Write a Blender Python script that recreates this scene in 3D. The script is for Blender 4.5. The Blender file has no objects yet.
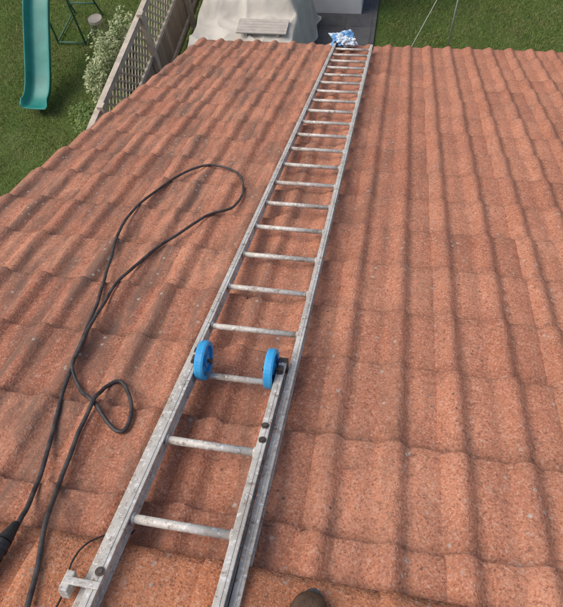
import bpy, bmesh, math, random
import numpy as np
from mathutils import Vector, Matrix, noise
random.seed(7); rng=np.random.default_rng(7)
S=bpy.context.scene; COL=S.collection
PITCH=math.radians(25)
ROOF=Matrix.Translation((0,0,5.24))@Matrix.Rotation(-PITCH,4,'X')

# ---------------- helpers ----------------
def link(o,parent=None):
    COL.objects.link(o)
    if parent: o.parent=parent
    return o
def empty(name,mat=None):
    e=bpy.data.objects.new(name,None); COL.objects.link(e)
    if mat is not None: e.matrix_world=mat
    return e
def mesh_obj(name,verts,faces,mat,parent=None,smooth=False):
    me=bpy.data.meshes.new(name); me.from_pydata([tuple(v) for v in verts],[],faces); me.update()
    if smooth:
        me.polygons.foreach_set('use_smooth',[True]*len(me.polygons))
    o=bpy.data.objects.new(name,me); me.materials.append(mat); link(o,parent); return o
def bm_obj(name,bm,mat,parent=None,smooth=False):
    me=bpy.data.meshes.new(name); bm.to_mesh(me); bm.free()
    if smooth: me.polygons.foreach_set('use_smooth',[True]*len(me.polygons))
    if mat: me.materials.append(mat)
    o=bpy.data.objects.new(name,me); link(o,parent); return o
def box(bm,x0,x1,y0,y1,z0,z1,bev=0.0):
    b=bmesh.new(); bmesh.ops.create_cube(b,size=1)
    for v in b.verts:
        v.co=Vector(((x0+x1)/2+v.co.x*(x1-x0),(y0+y1)/2+v.co.y*(y1-y0),(z0+z1)/2+v.co.z*(z1-z0)))
    if bev>0: bmesh.ops.bevel(b,geom=b.edges[:],offset=bev,segments=2,affect='EDGES',profile=.6)
    me=bpy.data.meshes.new('t'); b.to_mesh(me); b.free(); bm.from_mesh(me); bpy.data.meshes.remove(me)
def cyl(bm,a,b,r,r2=None,seg=12):
    a=Vector(a); b=Vector(b); dd=b-a
    rot=dd.to_track_quat('Z','Y').to_matrix().to_4x4()
    bmesh.ops.create_cone(bm,cap_ends=True,segments=seg,radius1=r,radius2=r if r2 is None else r2,depth=dd.length,
        matrix=Matrix.Translation((a+b)/2)@rot)
def tube(name,pts,r,mat,parent=None):
    c=bpy.data.curves.new(name,'CURVE'); c.dimensions='3D'; c.bevel_depth=r; c.bevel_resolution=4; c.use_fill_caps=True
    s=c.splines.new('POLY'); s.points.add(len(pts)-1)
    for i,q in enumerate(pts): s.points[i].co=(q[0],q[1],q[2],1)
    s.use_smooth=True
    c.materials.append(mat); o=bpy.data.objects.new(name,c); link(o,parent); return o
def catmull(P,k=10):
    P=[Vector(q) for q in P]; P=[P[0]*2-P[1]]+P+[P[-1]*2-P[-2]]; out=[]
    for i in range(1,len(P)-2):
        for j in range(k):
            t=j/k; a,b,c,e=P[i-1],P[i],P[i+1],P[i+2]
            out.append(.5*((2*b)+(c-a)*t+(2*a-5*b+4*c-e)*t*t+(3*b-a-3*c+e)*t**3))
    out.append(P[-2]); return out

# ---------------- material helper ----------------
class M:
    def __init__(s,name,rough=.7,metal=0,spec=.4):
        s.m=bpy.data.materials.new(name); s.m.use_nodes=True; s.nt=s.m.node_tree; s.N=s.nt.nodes; s.L=s.nt.links
        s.b=s.N['Principled BSDF']; s.b.inputs['Roughness'].default_value=rough; s.b.inputs['Metallic'].default_value=metal
        s.b.inputs['Specular IOR Level'].default_value=spec
        s.tc=s.N.new('ShaderNodeTexCoord').outputs['Object']
    def put(s,sock,v):
        if isinstance(v,bpy.types.NodeSocket): s.L.new(v,sock)
        elif isinstance(v,(tuple,list)) and len(v)==3 and sock.type=='RGBA': sock.default_value=(*v,1)
        else: sock.default_value=v
    def mapping(s,scale,rot=(0,0,0)):
        n=s.N.new('ShaderNodeMapping'); s.L.new(s.tc,n.inputs[0]); n.inputs['Scale'].default_value=scale; n.inputs['Rotation'].default_value=rot; return n.outputs[0]
    def noise(s,scale,detail=4,rough=.55,vec=None,dist=0):
        n=s.N.new('ShaderNodeTexNoise'); s.L.new(vec or s.tc,n.inputs['Vector']); n.inputs['Scale'].default_value=scale
        n.inputs['Detail'].default_value=detail; n.inputs['Roughness'].default_value=rough; n.inputs['Distortion'].default_value=dist; return n.outputs['Fac']
    def vor(s,scale,feat='F1',vec=None,out='Distance'):
        n=s.N.new('ShaderNodeTexVoronoi'); n.feature=feat; s.L.new(vec or s.tc,n.inputs['Vector']); n.inputs['Scale'].default_value=scale; return n.outputs[out]
    def ramp(s,f,a,b,lo=0.,hi=1.):
        n=s.N.new('ShaderNodeMapRange'); s.L.new(f,n.inputs[0]); n.inputs[1].default_value=a; n.inputs[2].default_value=b; n.inputs[3].default_value=lo; n.inputs[4].default_value=hi; return n.outputs[0]
    def mix(s,f,a,b,mode='MIX'):
        n=s.N.new('ShaderNodeMix'); n.data_type='RGBA'; n.blend_type=mode; s.put(n.inputs[0],f); s.put(n.inputs[6],a); s.put(n.inputs[7],b); return n.outputs[2]
    def math(s,op,a,b):
        n=s.N.new('ShaderNodeMath'); n.operation=op; s.put(n.inputs[0],a); s.put(n.inputs[1],b); return n.outputs[0]
    def attr(s,name):
        n=s.N.new('ShaderNodeAttribute'); n.attribute_name=name; q=s.N.new('ShaderNodeSeparateColor'); s.L.new(n.outputs['Color'],q.inputs[0]); return q.outputs
    def sep(s):
        q=s.N.new('ShaderNodeSeparateXYZ'); s.L.new(s.tc,q.inputs[0]); return q.outputs
    def color(s,c): s.put(s.b.inputs['Base Color'],c); return s
    def bump(s,h,strength=.5,dist=.01):
        n=s.N.new('ShaderNodeBump'); n.inputs['Strength'].default_value=strength; n.inputs['Distance'].default_value=dist; s.L.new(h,n.inputs['Height'])
        s.L.new(n.outputs[0],s.b.inputs['Normal']); return s

# tile material
def tile_material(name,base1,base2,dirt_shade_k=1.0):
    m=M(name,rough=.92,spec=.2); A=m.attr('tv')
    c=m.mix(A[0],base1,base2)
    pn=m.noise(4.5,4,.62)
    c=m.mix(m.ramp(pn,.36,.64),c,m.mix(1.0,c,(.84,.77,.74),'MULTIPLY'))
    g=m.noise(135,2,.78); c=m.mix(m.ramp(g,.55,.67,0,.7),c,(.74,.47,.34))
    c=m.mix(m.ramp(g,.45,.31,0,.8),c,(.17,.075,.050))
    g2=m.noise(50,3,.82); c=m.mix(m.ramp(g2,.46,.30,0,.75),c,(.20,.098,.068))
    c=m.mix(m.ramp(g2,.57,.70,0,.6),c,(.60,.43,.34))
    st=m.noise(4.5,5,.68,vec=m.mapping((2.8,.50,1)),dist=.5)
    zone=m.ramp(m.sep()[0],.5,-1.0,.22,.85)
    c=m.mix(m.math('MULTIPLY',m.math('MULTIPLY',m.ramp(st,.43,.64),zone),dirt_shade_k),c,(.20,.122,.090))
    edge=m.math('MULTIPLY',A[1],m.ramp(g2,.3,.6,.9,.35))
    c=m.mix(m.math('MULTIPLY',edge,.72*dirt_shade_k),c,(.12,.070,.052))  # grime tone, with step shading painted in at the course lips
    l=m.vor(24); c=m.mix(m.math('MULTIPLY',m.ramp(l,.16,.08,0,.75),m.ramp(pn,.52,.42)),c,(.10,.072,.058))
    c=m.mix(m.math('MULTIPLY',m.ramp(l,.22,.10,0,.7),m.ramp(st,.52,.60)),c,(.54,.49,.43))
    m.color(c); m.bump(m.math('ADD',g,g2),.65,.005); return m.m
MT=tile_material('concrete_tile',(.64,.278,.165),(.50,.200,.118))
MR=tile_material('ridge_tile',(.66,.27,.135),(.57,.215,.105),.45)
def simple(name,c1,c2,scale,rough=.7,metal=0,bump=.2,bscale=None,spec=.4):
    m=M(name,rough,metal,spec); f=m.noise(scale,4,.6); m.color(m.mix(m.ramp(f,.35,.65),c1,c2)); m.bump(m.noise(bscale or scale*4,3,.6),bump,.004); return m.m
m=M('weathered_aluminium',.6,.2)
f=m.noise(7,5,.7); c=m.mix(m.ramp(f,.36,.64),(.70,.67,.61),(.47,.43,.38))
c=m.mix(m.ramp(m.noise(34,5,.8),.53,.65,0,.85),c,(.23,.16,.115)); c=m.mix(m.ramp(m.noise(75,2,.6),.58,.66,0,.8),c,(.82,.81,.77))
m.color(c); m.put(m.b.inputs['Roughness'],m.ramp(f,.3,.7,.5,.8)); m.bump(f,.2,.004); MAL=m.m
MBLUE=simple('blue_plastic',(.04,.32,.66),(.06,.42,.76),20,.4)
MRUB=simple('dark_rubber',(.02,.02,.022),(.045,.042,.042),30,.5)
MCABLE=simple('cable_rubber',(.035,.030,.032),(.095,.082,.076),25,.5)
MBOLT=simple('steel_bolt',(.10,.08,.07),(.2,.15,.12),60,.5,.7)
MMORT=simple('mortar',(.16,.10,.08),(.08,.055,.045),30,.95,0,.6)
MWHITE=simple('white_render',(.82,.82,.81),(.76,.76,.75),3,.85,0,.3,60)
MGREY=simple('dark_slate',(.08,.08,.085),(.13,.13,.135),5,.8,0,.3,40)
MBRICK=M('brick',.9)
br=MBRICK.N.new('ShaderNodeTexBrick'); mp=MBRICK.mapping((1,1,1),(math.radians(90),0,0)); MBRICK.L.new(mp,br.inputs[0]); br.inputs['Scale'].default_value=4.4
br.inputs['Color1'].default_value=(.30,.12,.075,1); br.inputs['Color2'].default_value=(.22,.09,.06,1); br.inputs['Mortar'].default_value=(.35,.31,.27,1)
MBRICK.color(br.outputs[0]); MBRICK=MBRICK.m
MGLASS=M('window_glass',.08,0,.8).color((.03,.04,.045)).m
MUPVC=simple('white_upvc',(.8,.8,.79),(.74,.74,.73),4,.4)
MTEAL=simple('teal_plastic',(.02,.21,.175),(.035,.27,.225),4,.38,0,.1)
MGREEN=simple('green_painted_steel',(.06,.15,.10),(.09,.19,.13),10,.6)
MLEATH=simple('boot_leather',(.075,.04,.024),(.13,.075,.045),40,.65,0,.5,200)

# ---------------- tiled roof ----------------
house=empty('brick_house')
roofE=bpy.data.objects.new('roof_frame',None); COL.objects.link(roofE); roofE.parent=house; roofE.matrix_world=ROOF
UL=-2.13; W=.40; NT=22; EAVE=6.39; G=.345; TL=.425; APEX=.53
def prof(t):   # t in metres across one 0.2 m roll + pan; roll falls away more steeply on one side
    t=t%.2
    d0=t-.070
    x=d0/.066 if d0<0 else d0/.038
    roll=.025*(math.cos(min(1,abs(x))*math.pi)*.5+.5)**.7 if abs(x)<1 else 0
    y=(t-.155)/.045
    pan=.004*max(0,1-y*y)
    return roll+pan
NU=32
us=[i/NU*W for i in range(NU+1)]
def build_tiles(name,courses,eave,parent,mat):
    V=[];Fc=[];A=[]
    for j in range(courses):
        vl=eave-j*G
        cj=rng.normal(0,.003)
        for i in range(NT):
            jv=rng.normal(0,.007)+cj; jh=rng.normal(0,.002); rot=rng.normal(0,.008); var=min(1,max(0,rng.normal(.45,.32))); tiltu=rng.normal(0,.004)
            u0=UL+i*W+rng.normal(0,.0015)
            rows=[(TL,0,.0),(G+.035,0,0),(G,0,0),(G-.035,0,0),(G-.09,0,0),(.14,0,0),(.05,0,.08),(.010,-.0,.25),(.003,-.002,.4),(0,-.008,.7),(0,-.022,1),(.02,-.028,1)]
            if j==courses-1: rows=[(G,0,0)]+rows[3:]
            base=len(V)
            cols=[(-.001,-.014)]+[(u,0) for u in us]+[(W+.012,-.009)]
            for (dv,dh,dr) in rows:
                t=dv/TL
                for (u,eh) in cols:
                    chip=.0035*noise.noise(Vector(((u0+u)*28,vl*3,j)))+.002*noise.noise(Vector(((u0+u)*90,vl*3,j))) if dv<.02 else 0
                    h=.040*(1-t)+.003*t+prof(u+.004)+dh+eh+jh+tiltu*(u/W-.5)
                    vv=vl-dv+jv+rot*(u-W/2)+chip
                    V.append((u0+u,vv,h+.001))
                    tt=(u)%.2
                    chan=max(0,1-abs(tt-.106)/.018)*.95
                    nearlap=max(0,1-abs(dv-G)/.06)*.85 if dv>.16 else 0  # lap grime plus a painted shade line beneath the lip above
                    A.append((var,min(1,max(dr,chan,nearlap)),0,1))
            nc=len(cols)
            for a in range(len(rows)-1):
                for b in range(nc-1):
                    p=base+a*nc+b
                    Fc.append((p,p+nc,p+nc+1,p+1))
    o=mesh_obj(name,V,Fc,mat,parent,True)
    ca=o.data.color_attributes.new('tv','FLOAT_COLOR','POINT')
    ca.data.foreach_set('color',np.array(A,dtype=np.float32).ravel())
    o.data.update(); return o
def normals_up(o):
    bm=bmesh.new(); bm.from_mesh(o.data)
    if sum(f.normal.z for f in bm.faces)<0: bmesh.ops.reverse_faces(bm,faces=bm.faces[:])
    bm.to_mesh(o.data); bm.free()
NC=17
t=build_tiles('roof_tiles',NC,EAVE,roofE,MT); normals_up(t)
def roof_h(u,v):
    k=((EAVE-v)%G)/TL
    return .040*(1-k)+prof((u-UL)%W+.004)
apexW=ROOF@Vector((0,APEX,0))
backE=bpy.data.objects.new('back_slope_frame',None); COL.objects.link(backE); backE.parent=house
backE.matrix_world=Matrix.Translation((0,2*apexW.y,0))@Matrix.Scale(-1,4,(0,1,0))@ROOF
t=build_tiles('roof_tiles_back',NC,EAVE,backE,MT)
# ridge tiles
V=[];Fc=[];A=[]
def ridge_sec(k,ns,r=1.0,dz=0):
    a=-1+2*k/ns
    y=a*.205*r
    z=-abs(a)**1.5*.096*r+.098+dz
    return y,z
ns=16; ul=UL-.02
while ul<UL+NT*W:
    L=.45; base=len(V); var=rng.random(); jz=rng.normal(0,.003); jy=rng.normal(0,.004)
    secs=[(0.004,.985,-.020),(.004,1,0),(.008,1.012,.005),(.05,1.012,.005),(.06,1.0,-.003),(L-.03,.985,-.006),(L+.02,.98,-.012)]
    for (x,rr,dz) in secs:
        for k in range(ns+1):
            y,z=ridge_sec(k,ns,rr,dz+jz); V.append((ul+x,apexW.y+y+jy,apexW.z+z)); A.append((var,.8 if x<.006 or x>L-.02 else (.15 if k in(0,ns) else .05),0,1))
    n1=ns+1
    for a in range(len(secs)-1):
        for b in range(ns):
            p=base+a*n1+b; Fc.append((p,p+n1,p+n1+1,p+1))
    for kk in (0,ns):
        b2=len(V); 
        for a,(x,rr,dz) in enumerate(secs):
            q=V[base+a*n1+kk]; V.append((q[0],q[1]-(.012 if kk==ns else -.012),q[2]-.024)); A.append((var,1,0,1))
        for a in range(len(secs)-1):
            p=base+a*n1+kk; Fc.append((p,p+n1,b2+a+1,b2+a))
    ul+=L
rt=mesh_obj('ridge_tiles',V,Fc,MR,house,True)
ca=rt.data.color_attributes.new('tv','FLOAT_COLOR','POINT'); ca.data.foreach_set('color',np.array(A,dtype=np.float32).ravel())
V=[];Fc=[]
nx=600
for side in (1,-1):
    b0=len(V)
    for i in range(nx+1):
        x=UL+.0+i*(NT*W/nx)
        for k,(yy,zz) in enumerate([(.150,.018),(.188,-.022),(.198,-.050),(.200,-.085)]):
            w=.005*noise.noise(Vector((x*14,k*3,side)))
            V.append((x,apexW.y+side*(yy+w),apexW.z+zz+w))
    for i in range(nx):
        for k in range(3):
            p=b0+i*4+k; Fc.append((p,p+4,p+5,p+1))
mesh_obj('ridge_mortar',V,Fc,MMORT,house,True)
ex=UL+.12; exr=UL+NT*W-.12
yF=(ROOF@Vector((0,EAVE-.35,0))).y; yB=2*apexW.y-yF
zE=(ROOF@Vector((0,EAVE-.35,0))).z-.05
bm=bmesh.new()
vs=[bm.verts.new(q) for q in [(ex,yB,0),(ex,yF,0),(ex,yF,zE),(ex,apexW.y,apexW.z-.08),(ex,yB,zE)]]
vs2=[bm.verts.new((exr,v.co.y,v.co.z)) for v in vs]
bm.faces.new(vs); bm.faces.new(vs2[::-1])
for a,b in ((0,1),(1,2),(4,0)): bm.faces.new((vs[a],vs[b],vs2[b],vs2[a]))
bm_obj('walls',bm,MBRICK,house)
bm=bmesh.new(); yE=(ROOF@Vector((0,EAVE,0))).y; zz=(ROOF@Vector((0,EAVE,0))).z
box(bm,UL+.02,UL+NT*W-.02,yE-.09,yE-.065,zz-.17,zz-.005,.003)
bm_obj('fascia',bm,MUPVC,house)
V=[];Fc=[]
for i,x in enumerate((UL+.02,UL+NT*W-.02)):
    for k in range(9):
        a=math.pi+k/8*math.pi; V.append((x,yE-.012+.05*math.cos(a),zz-.015+.05*math.sin(a)))
for k in range(8): Fc.append((k,k+1,k+10,k+9))
mesh_obj('gutter',V,Fc,MGREY,house,True)
bm=bmesh.new()
box(bm,1.0,2.6,yF+.002,yF+.05,.9,2.0,.004); box(bm,-1.2,-.3,yF+.002,yF+.05,.02,2.05,.004); bm_obj('window_and_door_frames',bm,MUPVC,house)
bm=bmesh.new(); box(bm,1.06,1.77,yF+.05,yF+.056,.96,1.94); box(bm,1.83,2.54,yF+.05,yF+.056,.96,1.94); box(bm,-1.1,-.4,yF+.05,yF+.056,1.0,1.95); bm_obj('window_glazing',bm,MGLASS,house)
bm=bmesh.new(); box(bm,UL+.0,UL+.06,APEX,EAVE-.02,-.04,.0); o=bm_obj('verge_undercloak',bm,MMORT,roofE)

# ---------------- ladder ----------------
lad=empty('extension_ladder',ROOF.copy())
LU=-.42
def rail(bm,u0,u1,v0,v1,h0,h1):
    box(bm,u0+.005,u1-.005,v0,v1,h0+.008,h1-.008)
    box(bm,u0,u1,v0,v1,h1-.009,h1,.002); box(bm,u0,u1,v0,v1,h0,h0+.009,.002)
    um=(u0+u1)/2; box(bm,um-.0035,um+.0035,v0+.001,v1-.001,h1-.002,h1+.0018,.0008)
H0=.066
bm=bmesh.new()
rail(bm,LU-.196,LU-.170,.42,6.12,H0,H0+.052); rail(bm,LU+.170,LU+.196,.42,6.12,H0,H0+.052)
bm_obj('base_section_rails',bm,MAL,lad)
bm=bmesh.new()
RV=[1.35+.2674*k-.0013*k*k for k in range(20)]
for v in RV:
    dv=random.uniform(-.002,.002)
    cyl(bm,(LU-.17,v+dv,H0+.031),(LU+.17,v-dv,H0+.031),.0115,seg=14)
    for s in (-1,1): cyl(bm,(LU+s*.164,v,H0+.031),(LU+s*.170,v,H0+.031),.016,seg=14)
bm_obj('base_section_rungs',bm,MAL,lad,True)
bm=bmesh.new()
for s in (-1,1):
    box(bm,LU+s*.183-.017,LU+s*.183+.017,6.10,6.16,H0-.006,H0+.058,.006)
bm_obj('rubber_feet',bm,MRUB,lad)
H1=.098
FE=1.41
bm=bmesh.new()
rail(bm,LU-.166,LU-.138,.45,FE,H1,H1+.056); rail(bm,LU+.138,LU+.166,.45,FE,H1,H1+.056)
bm_obj('fly_section_rails',bm,MAL,lad)
bm=bmesh.new()
for v in (1.03,.762,.495):
    cyl(bm,(LU-.14,v,H1+.032),(LU+.14,v,H1+.032),.0125,seg=14)
    for s in (-1,1): cyl(bm,(LU+s*.132,v,H1+.032),(LU+s*.139,v,H1+.032),.017,seg=14)
bm_obj('fly_section_rungs',bm,MAL,lad,True)
bm=bmesh.new()
for s in (-1,1):
    box(bm,LU+s*.152-.017,LU+s*.152+.017,FE-.012,FE+.014,H1-.003,H1+.059,.005)
bm_obj('end_caps',bm,MBOLT,lad)
bm=bmesh.new()
for (u,v) in ((LU+.153,1.06),(LU+.150,1.115),(LU-.151,1.35),(LU+.151,1.35),(LU-.151,.60)):
    cyl(bm,(u,v,H1+.054),(u,v,H1+.062),.008,seg=6); cyl(bm,(u,v,H1+.054),(u,v,H1+.059),.012,seg=12)
bm_obj('bolts',bm,MBOLT,lad)
bm=bmesh.new()
box(bm,LU-.228,LU-.135,.556,.574,H1+.058,H1+.063,.002); box(bm,LU-.230,LU-.208,.540,.590,H1+.020,H1+.061,.003)
box(bm,LU+.135,LU+.215,.47,.50,H1+.058,H1+.063,.002)
bm_obj('guide_brackets',bm,MAL,lad)
for s in (-1,1):
    bm=bmesh.new(); uc=LU+s*.119; vc=1.362; hc=.155; R=.070
    prof_w=[(R-.016,-.014),(R-.003,-.015),(R,-.009),(R,.009),(R-.003,.015),(R-.016,.014)]
    ng=36; ring=[]
    for a in range(ng):
        th=a/ng*2*math.pi
        ring.append([bm.verts.new((uc+w,vc+rr*math.cos(th),hc+rr*math.sin(th))) for rr,w in prof_w])
    for a in range(ng):
        q1,q2=ring[a],ring[(a+1)%ng]
        for k in range(len(prof_w)):
            k2=(k+1)%len(prof_w); bm.faces.new((q1[k],q1[k2],q2[k2],q2[k]))
    cyl(bm,(uc-.013,vc,hc),(uc+.013,vc,hc),.021,seg=20)
    cyl(bm,(uc-.003,vc,hc),(uc+.003,vc,hc),R-.012,seg=36)
    for a in range(5):
        th=a/5*2*math.pi; cyl(bm,(uc,vc+.018*math.cos(th),hc+.018*math.sin(th)),(uc,vc+(R-.012)*math.cos(th),hc+(R-.012)*math.sin(th)),.0075,seg=8)
    bmesh.ops.recalc_face_normals(bm,faces=bm.faces[:])
    bm_obj('wheel_%s'%('a' if s<0 else 'b'),bm,MBLUE,lad)
    bm=bmesh.new(); cyl(bm,(LU+s*.09,vc,hc),(LU+s*.154,vc,hc),.006,seg=10); cyl(bm,(LU+s*.09,vc,hc),(LU+s*.096,vc,hc),.012,seg=6)
    box(bm,LU+s*.150-.010,LU+s*.150+.010,vc-.012,vc+.012,H1+.05,hc+.012,.003)
    bm_obj('wheel_axle_%s'%('a' if s<0 else 'b'),bm,MBOLT,lad)

# ---------------- cable ----------------
cab=empty('black_cable',ROOF.copy())
HP=[(-.862,.62),(-.864,.69),(-0.895,0.811),(-0.968,1.043),(-1.031,1.261),(-1.082,1.53),(-1.141,1.767),(-1.209,2.041),(-1.279,2.384),(-1.263,2.696),(-1.194,3.014),(-1.048,3.156),(-0.874,3.097),(-0.778,2.906),(-0.779,2.658),(-0.905,2.48),(-1.013,2.248),(-1.074,2.013),(-1.1,1.818),(-1.072,1.563),(-1.051,1.417),(-1.043,1.336),(-0.967,1.247),(-0.877,1.177),(-0.784,1.106),(-0.742,1.113),(-0.756,1.199),(-0.834,1.306),(-0.878,1.283),(-.882,1.194),(-.875,1.046),(-.849,.889),(-.797,.734),(-.728,.536),(-.70,.40)]
def surf(u,v):
    h=roof_h(u,v)
    if v<APEX+.21: h=max(h,.106 if v<APEX+.13 else .106-(v-APEX-.13)*.35)
    return h
def drape(P,r,sp=10):
    C=catmull([(a,b,0) for a,b in P],sp)
    hs=[surf(c.x,c.y) for c in C]; n=len(hs)
    mx=[max(hs[max(0,i-4):i+5]) for i in range(n)]
    sm=[sum(mx[max(0,i-4):i+5])/len(mx[max(0,i-4):i+5]) for i in range(n)]
    return [(c.x+.004*noise.noise(Vector((c.x*9,c.y*9,0))),c.y,max(sm[i],hs[i])+r+.001) for i,c in enumerate(C)]
pts=drape(HP,.0078)
out=[]
for i,p in enumerate(pts):
    h=p[2]
    if i>160:
        near=min((Vector((p[0],p[1]))-Vector((q[0],q[1]))).length for q in pts[:i-60])
        if near<.05: h+=.017*(1-near/.05)
    out.append((p[0],p[1],h))
tube('cable_run',out,.0072,MCABLE,cab)
bm=bmesh.new()
h=.130
cyl(bm,(-.868,.54,h),(-.862,.64,h),.022,.022,16); cyl(bm,(-.862,.64,h),(-.865,.70,h-.014),.022,.010,16); cyl(bm,(-.872,.45,h),(-.868,.54,h),.011,.022,16)
for k in range(4): cyl(bm,(-.867+.001*k,.55+k*.022,h),(-.867+.001*k,.558+k*.022,h),.025,seg=16)
bm_obj('cable_connector',bm,MRUB,cab)
wire=empty('thin_wire',ROOF.copy())
WP=[(-.66,.44),(-.655,.55),(-.67,.63),(-.655,.69),(-.60,.745),(-.575,.78)]
tube('wire_run',drape(WP,.0025),.0025,MRUB,wire)

# ---------------- work boot on the ridge ----------------
bm=bmesh.new()
prof_b=[(0.0,.012,.018),(.008,.030,.040),(.025,.043,.055),(.06,.050,.066),(.11,.049,.078),(.15,.044,.100),(.19,.040,.150),(.23,.041,.165),(.265,.038,.165),(.285,.026,.160)]
rings=[]
for (y,w,h) in prof_b:
    rg=[]
    for k in range(20):
        a=k/20*2*math.pi; cx=math.copysign(abs(math.cos(a))**.8,math.cos(a))*w; sz=math.sin(a)
        z=h*.45+sz*(h*.55 if sz>0 else h*.45); z=max(z,.0)
        rg.append(bm.verts.new((cx,-y,z+.022)))
    rings.append(rg)
for a in range(len(rings)-1):
    for k in range(20): bm.faces.new((rings[a][k],rings[a][(k+1)%20],rings[a+1][(k+1)%20],rings[a+1][k]))
bm.faces.new(rings[0][::-1]); bm.faces.new(rings[-1])
bmesh.ops.recalc_face_normals(bm,faces=bm.faces[:])
boot=empty('work_boot'); 
bw=ROOF@Vector((-.055,.670,.092))
boot.matrix_world=Matrix.Translation(bw)@Matrix.Rotation(math.radians(-8),4,'Z')@Matrix.Rotation(math.radians(-6),4,'X')
o=bm_obj('boot_upper',bm,MLEATH,boot,True); o.modifiers.new('s','SUBSURF').levels=2; o.modifiers['s'].render_levels=2
bm=bmesh.new()
N=28; top=[];bot=[]
for k in range(N):
    a=k/N*2*math.pi; x=math.sin(a)*.054; y=-.142+math.cos(a)*.153; 
    x*=1-.12*max(0,-math.cos(a))
    top.append(bm.verts.new((x,y,.026))); bot.append(bm.verts.new((x,y,.0)))
bm.faces.new(top[::-1]); bm.faces.new(bot)
for k in range(N): bm.faces.new((top[k],top[(k+1)%N],bot[(k+1)%N],bot[k]))
bmesh.ops.recalc_face_normals(bm,faces=bm.faces[:]); bm_obj('boot_sole',bm,MRUB,boot)
bm=bmesh.new()
for k in range(4):
    y=-.115-k*.022; z=.105+k*.016
    cyl(bm,(-.025,y,z),(.025,y-.004,z),.003,seg=8)
bm_obj('boot_laces',bm,MRUB,boot)

# ---------------- plastic bag at ladder foot ----------------
def crumple(name,loc,size,mat,parent,amp=.35,seed=0,sub=5):
    bm=bmesh.new(); bmesh.ops.create_icosphere(bm,subdivisions=sub,radius=1)
    for v in bm.verts:
        q=v.co*1.4+Vector((seed,0,0)); nn=noise.noise(q)*.6+abs(noise.noise(q*1.9))*.5+abs(noise.noise(q*4))*.22
        v.co*=1+amp*(nn-.25); v.co=Vector((v.co.x*size[0],v.co.y*size[1],max(v.co.z,-.45)*size[2]))+Vector(loc)
    return bm_obj(name,bm,mat,parent)
m=M('bag_plastic',.45,0,.4); c=m.mix(m.ramp(m.noise(7,2,.5,dist=.6),.54,.58),(.66,.74,.80),(.16,.38,.66)); m.color(c)
m.bump(m.noise(30,3,.7),.6,.01); MBAG=m.m
bag=empty('plastic_bag',ROOF.copy())
crumple('bag_body',(LU-.12,6.25,.115),(.145,.14,.08),MBAG,bag,.8,3)
crumple('bag_handles',(LU-.06,6.15,.13),(.07,.07,.05),MBAG,bag,1.0,9)

# ---------------- garden ground ----------------
m=M('grass_ground',.95,0,.1)
c=m.mix(m.ramp(m.noise(1.2,4,.6),.35,.65),(.085,.135,.032),(.13,.18,.05))
c=m.mix(m.ramp(m.noise(14,4,.7),.5,.72,0,.7),c,(.17,.155,.075)); g=m.noise(60,3,.7); c=m.mix(m.ramp(g,.5,.3,0,.6),c,(.04,.065,.018))
m.color(c); m.bump(g,.9,.03); MGR=m.m
mesh_obj('ground',[(-400,-400,0),(400,-400,0),(400,400,0),(-400,400,0)],[(0,1,2,3)],MGR)
m=M('patio_slab',.85,0,.3)
br=m.N.new('ShaderNodeTexBrick'); m.L.new(m.tc,br.inputs[0]); br.offset=0; br.inputs['Scale'].default_value=1.1; br.inputs['Brick Width'].default_value=.5; br.inputs['Row Height'].default_value=.5; br.inputs['Mortar Size'].default_value=.008
br.inputs['Color1'].default_value=(.075,.075,.08,1); br.inputs['Color2'].default_value=(.095,.095,.10,1); br.inputs['Mortar'].default_value=(.045,.045,.04,1)
c=m.mix(m.ramp(m.noise(5,5,.65),.4,.7,0,.5),br.outputs[0],(.15,.145,.14)); m.color(c); m.bump(m.noise(50,4,.6),.3,.005); MPAT=m.m
bm=bmesh.new(); box(bm,-3.55,-.38,yF,14,-.05,.045,.008); bm_obj('patio',bm,MPAT)
def grass(name,x0,x1,y0,y1,nb,mat):
    x=rng.uniform(x0,x1,nb); y=rng.uniform(y0,y1,nb)
    keep=~((x>-3.68)&(x<-.34))&~((x>-.34)&(y<8.2))
    x=x[keep];y=y[keep];nb=len(x)
    cl=np.array([noise.noise(Vector((a*2.2,b*2.2,0))) for a,b in zip(x,y)])
    a=rng.uniform(0,2*np.pi,nb); h=rng.uniform(.02,.055,nb)*(1+.9*cl); w=rng.uniform(.003,.006,nb); lx=rng.normal(0,.025,nb); ly=rng.normal(0,.025,nb)
    V=np.zeros((nb,3,3),dtype=np.float32)
    V[:,0]=np.stack([x-w*np.cos(a),y-w*np.sin(a),np.zeros(nb)],1); V[:,1]=np.stack([x+w*np.cos(a),y+w*np.sin(a),np.zeros(nb)],1); V[:,2]=np.stack([x+lx,y+ly,h],1)
    me=bpy.data.meshes.new(name); me.vertices.add(nb*3); me.vertices.foreach_set('co',V.ravel()); me.loops.add(nb*3); me.loops.foreach_set('vertex_index',np.arange(nb*3,dtype=np.int32))
    me.polygons.add(nb); me.polygons.foreach_set('loop_start',np.arange(0,nb*3,3,dtype=np.int32)); me.polygons.foreach_set('loop_total',np.full(nb,3,dtype=np.int32)); me.update(); me.validate()
    rr=np.clip(rng.random(nb)*.8+.1+cl*.7,0,1)[:,None]
    ca=me.color_attributes.new('tv','FLOAT_COLOR','POINT'); r=np.repeat(rr,3,0); ca.data.foreach_set('color',np.concatenate([r,r,r,np.ones_like(r)],1).astype(np.float32).ravel())
    me.materials.append(mat); o=bpy.data.objects.new(name,me); link(o); return o
m=M('grass_blade',.7,0,.2); A=m.attr('tv'); c=m.mix(A[0],(.11,.19,.038),(.26,.34,.09)); c=m.mix(m.ramp(m.noise(1.8,4,.65),.45,.62,0,.75),c,(.32,.29,.13)); m.color(c)
grass('lawn_grass',-9.0,6.0,4.2,12.0,240000,m.m)

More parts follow.
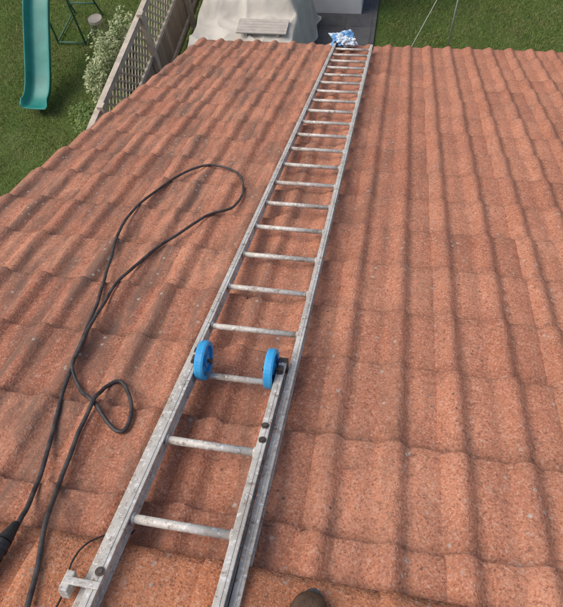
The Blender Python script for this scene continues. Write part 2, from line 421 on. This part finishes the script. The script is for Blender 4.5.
# ---------------- fence (boards below, lattice trellis above) ----------------
m=M('weathered_wood',.9,0,.2); A=m.attr('tv')
c=m.mix(A[0],(.46,.38,.29),(.31,.25,.19)); g=m.noise(6,5,.7,vec=m.mapping((8,8,.6))); c=m.mix(m.ramp(g,.45,.7,0,.6),c,(.17,.14,.11)); m.color(c); m.bump(g,.5,.006); MW=m.m
m=M('pale_wood',.85,0,.2); c=m.mix(m.ramp(m.noise(7,5,.6),.4,.7),(.60,.52,.41),(.40,.34,.27)); m.color(c); MW2=m.m
fence=empty('wooden_fence')
bm=bmesh.new(); y=2.0
while y<15:
    x=-3.70+random.uniform(-.004,.004); zt=.86
    box(bm,x-.008,x+.008,y,y+.108,.06,zt,.002); y+=.115
o=bm_obj('boards',bm,MW,fence)
me=o.data; ca=me.color_attributes.new('tv','FLOAT_COLOR','POINT'); yy=np.zeros(len(me.vertices)*3); me.vertices.foreach_get('co',yy); yy=yy.reshape(-1,3)[:,1]
idx=((yy-2.0)/.115).astype(int); tab=rng.random(300); r=tab[idx][:,None]; ca.data.foreach_set('color',np.concatenate([r,r,r,np.ones_like(r)],1).astype(np.float32).ravel())
bm=bmesh.new()
for z in (.25,.88,1.50): box(bm,-3.688,-3.645,2,15,z-.03,z+.03,.004)
for k in range(8): box(bm,-3.69,-3.60,2.05+k*1.83,2.14+k*1.83,0,1.60,.006)
box(bm,-3.73,-3.65,2,15,1.532,1.555,.004)
bm_obj('rails_and_posts',bm,MW2,fence)
bm=bmesh.new()
z0,z1=.90,1.49; hh=z1-z0
for sgn,xo in ((1,-3.700),(-1,-3.712)):
    y=2.0
    while y<14:
        ya,yb=(y,y+hh) if sgn>0 else (y+hh,y)
        dvec=Vector((0,yb-ya,hh)).normalized(); nrm=Vector((0,-dvec.z,dvec.y))*.013
        a=Vector((xo,ya,z0)); b=Vector((xo,yb,z1)); tx=Vector((.005,0,0))
        q=[bm.verts.new(p) for p in (a-nrm-tx,a+nrm-tx,b+nrm-tx,b-nrm-tx,a-nrm+tx,a+nrm+tx,b+nrm+tx,b-nrm+tx)]
        for f in ((0,1,2,3),(7,6,5,4),(0,4,5,1),(3,2,6,7),(1,5,6,2),(0,3,7,4)): bm.faces.new([q[i] for i in f])
        y+=.15
bmesh.ops.recalc_face_normals(bm,faces=bm.faces[:])
bm_obj('trellis_laths',bm,MW2,fence)

# ---------------- slide ----------------
sl=empty('garden_slide')
cl=[(-5.78,7.02,.20),(-5.785,7.16,.17),(-5.79,7.35,.20),(-5.80,7.6,.34),(-5.81,7.95,.62),(-5.82,8.25,.86),(-5.82,8.5,1.06),(-5.82,8.68,1.16),(-5.82,8.9,1.18)]
C=catmull(cl,8); sec=[(-.225,.115),(-.228,.13),(-.215,.135),(-.205,.125),(-.19,.04),(-.165,.008),(-.10,0),(0,-.004),(.10,0),(.165,.008),(.19,.04),(.205,.125),(.215,.135),(.228,.13),(.225,.115)]
V=[];Fc=[]
for i,cn in enumerate(C):
    tg=(C[min(i+1,len(C)-1)]-C[max(i-1,0)]).normalized(); side=Vector((1,0,0)); up=side.cross(tg).normalized()
    fl=1+.10*max(0,1-i/10)
    edge=min(1,(i+2)/6)
    for (a,b) in sec: V.append(cn+side*a*fl+up*b*edge)
n1=len(sec)
for i in range(len(C)-1):
    for k in range(n1-1): p=i*n1+k; Fc.append((p,p+1,p+n1+1,p+n1))
o=mesh_obj('chute',V,Fc,MTEAL,sl,True); so=o.modifiers.new('s','SOLIDIFY'); so.thickness=.012
bm=bmesh.new(); box(bm,-6.02,-5.62,8.88,9.3,1.16,1.20,.01); bm_obj('platform',bm,MTEAL,sl)
bm=bmesh.new()
for x,x2 in ((-6.10,-6.06),(-5.56,-5.60)):
    cyl(bm,(x,8.85,0.02),(x2,8.93,1.75),.017); cyl(bm,(x,9.75,.02),(x2,9.28,1.75),.017); cyl(bm,(x2,8.93,1.75),(x2,9.28,1.75),.017); cyl(bm,(x,8.85,.05),(x,9.75,.05),.014)
for k in range(4): cyl(bm,(-6.08,9.68-k*.11,.25+k*.27),(-5.58,9.68-k*.11,.25+k*.27),.015)
cyl(bm,(-6.10,8.85,.05),(-5.56,8.85,.05),.014)
cyl(bm,(-5.80,7.15,.0),(-5.80,7.2,.16),.02)
bm_obj('frame_and_ladder',bm,MGREEN,sl,True)
st=empty('wooden_stool'); bm=bmesh.new()
cyl(bm,(-5.30,9.05,.36),(-5.30,9.05,.41),.13,.125,28)
for k in range(4):
    a=k*math.pi/2+.5; cyl(bm,(-5.30+.15*math.cos(a),9.05+.15*math.sin(a),0),(-5.30+.09*math.cos(a),9.05+.09*math.sin(a),.37),.016)
bm_obj('seat_and_legs',bm,MW2,st)

# ---------------- shrubs ----------------
def leafmat(name,c1,c2):
    m=M(name,.6,0,.25); A=m.attr('tv'); m.color(m.mix(A[0],c1,c2)); return m.m
MLV=leafmat('variegated_leaf',(.13,.20,.06),(.58,.60,.34)); MLG=leafmat('green_leaf',(.07,.13,.03),(.22,.28,.08))
MBARK=simple('bark',(.10,.075,.05),(.16,.12,.09),20,.9)
def shrub(name,base,blobs,nleaf,mat,ls=.035):
    e=empty(name); bm=bmesh.new(); b=Vector(base)
    for (c,r) in blobs:
        c=Vector(c); 
        for k in range(5):
            tip=c+Vector((random.gauss(0,.5)*r[0],random.gauss(0,.5)*r[1],random.gauss(0,.4)*r[2])); mid=(b+tip)/2+Vector((random.gauss(0,.05),random.gauss(0,.05),.05))
            cyl(bm,b+Vector((random.gauss(0,.03),random.gauss(0,.03),0)),mid,.016,.010,7); cyl(bm,mid,tip,.010,.004,6)
    bm_obj('stems',bm,MBARK,e)
    V=[];Fc=[];A=[]
    for (c,r) in blobs:
        for k in range(nleaf//len(blobs)):
            dv=Vector((random.gauss(0,1),random.gauss(0,1),random.gauss(0,1))).normalized()
            rad=random.random()**.4*(1+.45*noise.noise(dv*2.2+Vector(c)*3))
            q=Vector(c)+Vector((dv.x*r[0],dv.y*r[1],dv.z*r[2]))*rad
            if q.z<.03: continue
            if noise.noise(q*7)<-.22: continue
            s=ls*random.uniform(.6,1.4); a=Vector((random.gauss(0,1),random.gauss(0,1),random.gauss(0,.6))).normalized(); bb=a.cross(Vector((random.gauss(0,.4),random.gauss(0,.4),1))).normalized()
            i=len(V); V+= [q-a*s,q+bb*s*.45+a*s*.1,q+a*s,q-bb*s*.45+a*s*.1]; Fc.append((i,i+1,i+2,i+3))
            va=min(1,max(0,random.random()*.7+.5*noise.noise(q*6)+ .15)); A+=[(va,va,va,1)]*4
    o=mesh_obj('leaves',V,Fc,mat,e); ca=o.data.color_attributes.new('tv','FLOAT_COLOR','POINT'); ca.data.foreach_set('color',np.array(A,dtype=np.float32).ravel())
shrub('variegated_shrub',(-4.3,7.7,0),[((-4.42,7.15,.75),(.22,.33,.35)),((-4.40,7.6,.85),(.22,.35,.4)),((-4.30,8.1,.8),(.2,.35,.4)),((-4.3,7.9,.4),(.3,.5,.3))],9000,MLV,.028)
shrub('green_shrub',(-4.55,6.5,0),[((-4.62,6.7,.35),(.28,.28,.3)),((-4.4,6.4,.45),(.25,.3,.35))],4500,MLG,.026)

# ---------------- tarp-covered furniture ----------------
tp=empty('covered_garden_furniture')
V=[];Fc=[]; nx,ny=130,120; X0,X1,Y0,Y1=-3.35,-1.38,7.70,9.78
def sm(t): t=min(1,max(0,t)); return t*t*(3-2*t)
for i in range(nx+1):
    for j in range(ny+1):
        x=X0+(X1-X0)*i/nx; y=Y0+(Y1-Y0)*j/ny
        ex=min(x-X0,X1-x); ey=min(y-Y0,Y1-y)
        h=.05+.78*sm(ex/.18)*sm(ey/.2)+ .14*sm((x+2.5)/.5)*sm(ey/.6)*sm((X1-x)/.3)
        h+=.22*sm((y-8.45)/.25)*sm((Y1-y)/.15)*sm((ex-.12)/.2)
        q=Vector((x*2.1,y*2.1,0)); w=sm(ex/.15)*sm(ey/.15)
        h+=.03*noise.noise(q)*w
        r1=1-abs(noise.noise(Vector((x*1.8+y*1.2,y*.8-x*.5,4))))*2.4; h+=.06*max(0,r1)**3*w
        r2=1-abs(noise.noise(Vector((x*4-y*1.5,y*3+x,9))))*2.4; h+=.018*max(0,r2)**2*w
        fold=.03*math.sin(y*13+noise.noise(q)*4)*(1-sm(ex/.25)); fold2=.03*math.sin(x*12+noise.noise(q)*4)*(1-sm(ey/.25))
        V.append((x+fold,y+fold2,max(h,.05)))
for i in range(nx):
    for j in range(ny): p=i*(ny+1)+j; Fc.append((p,p+ny+1,p+ny+2,p+1))
MTARP=simple('beige_tarpaulin',(.62,.58,.50),(.53,.49,.42),4,.75,0,.4,30)
mesh_obj('tarp_cover',V,Fc,MTARP,tp,True)
bm=bmesh.new()
for k in range(5): box(bm,-2.42,-1.64,8.02+k*.066,8.083+k*.066,.985,1.005,.003)
for x in (-2.30,-1.80): box(bm,x,x+.05,8.03,8.33,.93,.985,.003)
b=empty('slatted_board'); bm_obj('slats',bm,simple('grey_wood',(.52,.47,.41),(.42,.38,.33),9,.85),b)

# ---------------- white outbuilding ----------------
ob=empty('white_outbuilding'); bm=bmesh.new(); box(bm,-3.35,-.66,9.88,13.2,.04,2.4,.01); bm_obj('walls',bm,MWHITE,ob)
bm=bmesh.new(); box(bm,-3.45,-.56,9.78,13.3,2.402,2.55,.01); bm_obj('roof',bm,MGREY,ob)
bm=bmesh.new(); box(bm,-2.9,-2.0,9.85,9.878,.1,2.05,.004); bm_obj('door',bm,MGREY,ob)
bm=bmesh.new(); box(bm,-1.7,-1.0,9.85,9.878,1.1,1.9,.004); bm_obj('window',bm,MGLASS,ob)

# ---------------- clothes pole ----------------
cp=empty('clothes_line_pole'); bm=bmesh.new()
cyl(bm,(.83,8.95,0),(.90,9.2,1.9),.013); cyl(bm,(.90,9.2,1.88),(.90,9.2,1.93),.02)
bm_obj('pole',bm,simple('galvanised_steel',(.50,.50,.49),(.62,.62,.60),20,.5,.2),cp,True)
tube('guy_rope',[(.90,9.2,1.85),(.56,9.1,.9),(.22,9.0,.0)],.005,MWHITE,cp)

# ---------------- camera ----------------
cx=Vector((.983,.163,-.085)).normalized(); fw=Vector((-.150,.45,-.880)); fw=(fw-cx*fw.dot(cx)).normalized(); up=cx.cross(fw)
R=Matrix((cx,up,-fw)).transposed().to_4x4()
cd=bpy.data.cameras.new('camera'); cam=bpy.data.objects.new('camera',cd); COL.objects.link(cam)
cam.matrix_world=Matrix.Translation((0,.634,6.60))@R
cd.sensor_fit='HORIZONTAL'; cd.sensor_width=36; cd.lens=36.19; cd.clip_start=.02; cd.clip_end=1500; S.camera=cam
# ---------------- light ----------------
el=math.radians(58); az=math.radians(-100)
sd=Vector((math.sin(az)*math.cos(el),math.cos(az)*math.cos(el),math.sin(el)))
w=bpy.data.worlds.new('World'); S.world=w; w.use_nodes=True; nt=w.node_tree
sky=nt.nodes.new('ShaderNodeTexSky'); sky.sky_type='NISHITA'; sky.sun_disc=False; sky.sun_elevation=el; sky.sun_rotation=az; sky.air_density=1.0; sky.dust_density=4.0; sky.ozone_density=.6
bg=nt.nodes['Background']; nt.links.new(sky.outputs[0],bg.inputs[0]); bg.inputs[1].default_value=.15
ld=bpy.data.lights.new('sun','SUN'); ld.energy=1.45; ld.angle=math.radians(45); ld.color=(1,.96,.90)
lo=bpy.data.objects.new('sun',ld); COL.objects.link(lo); lo.rotation_euler=sd.to_track_quat('Z','Y').to_euler(); lo.location=(0,0,12)
S.view_settings.view_transform='Standard'; S.view_settings.look='None'; S.view_settings.exposure=0
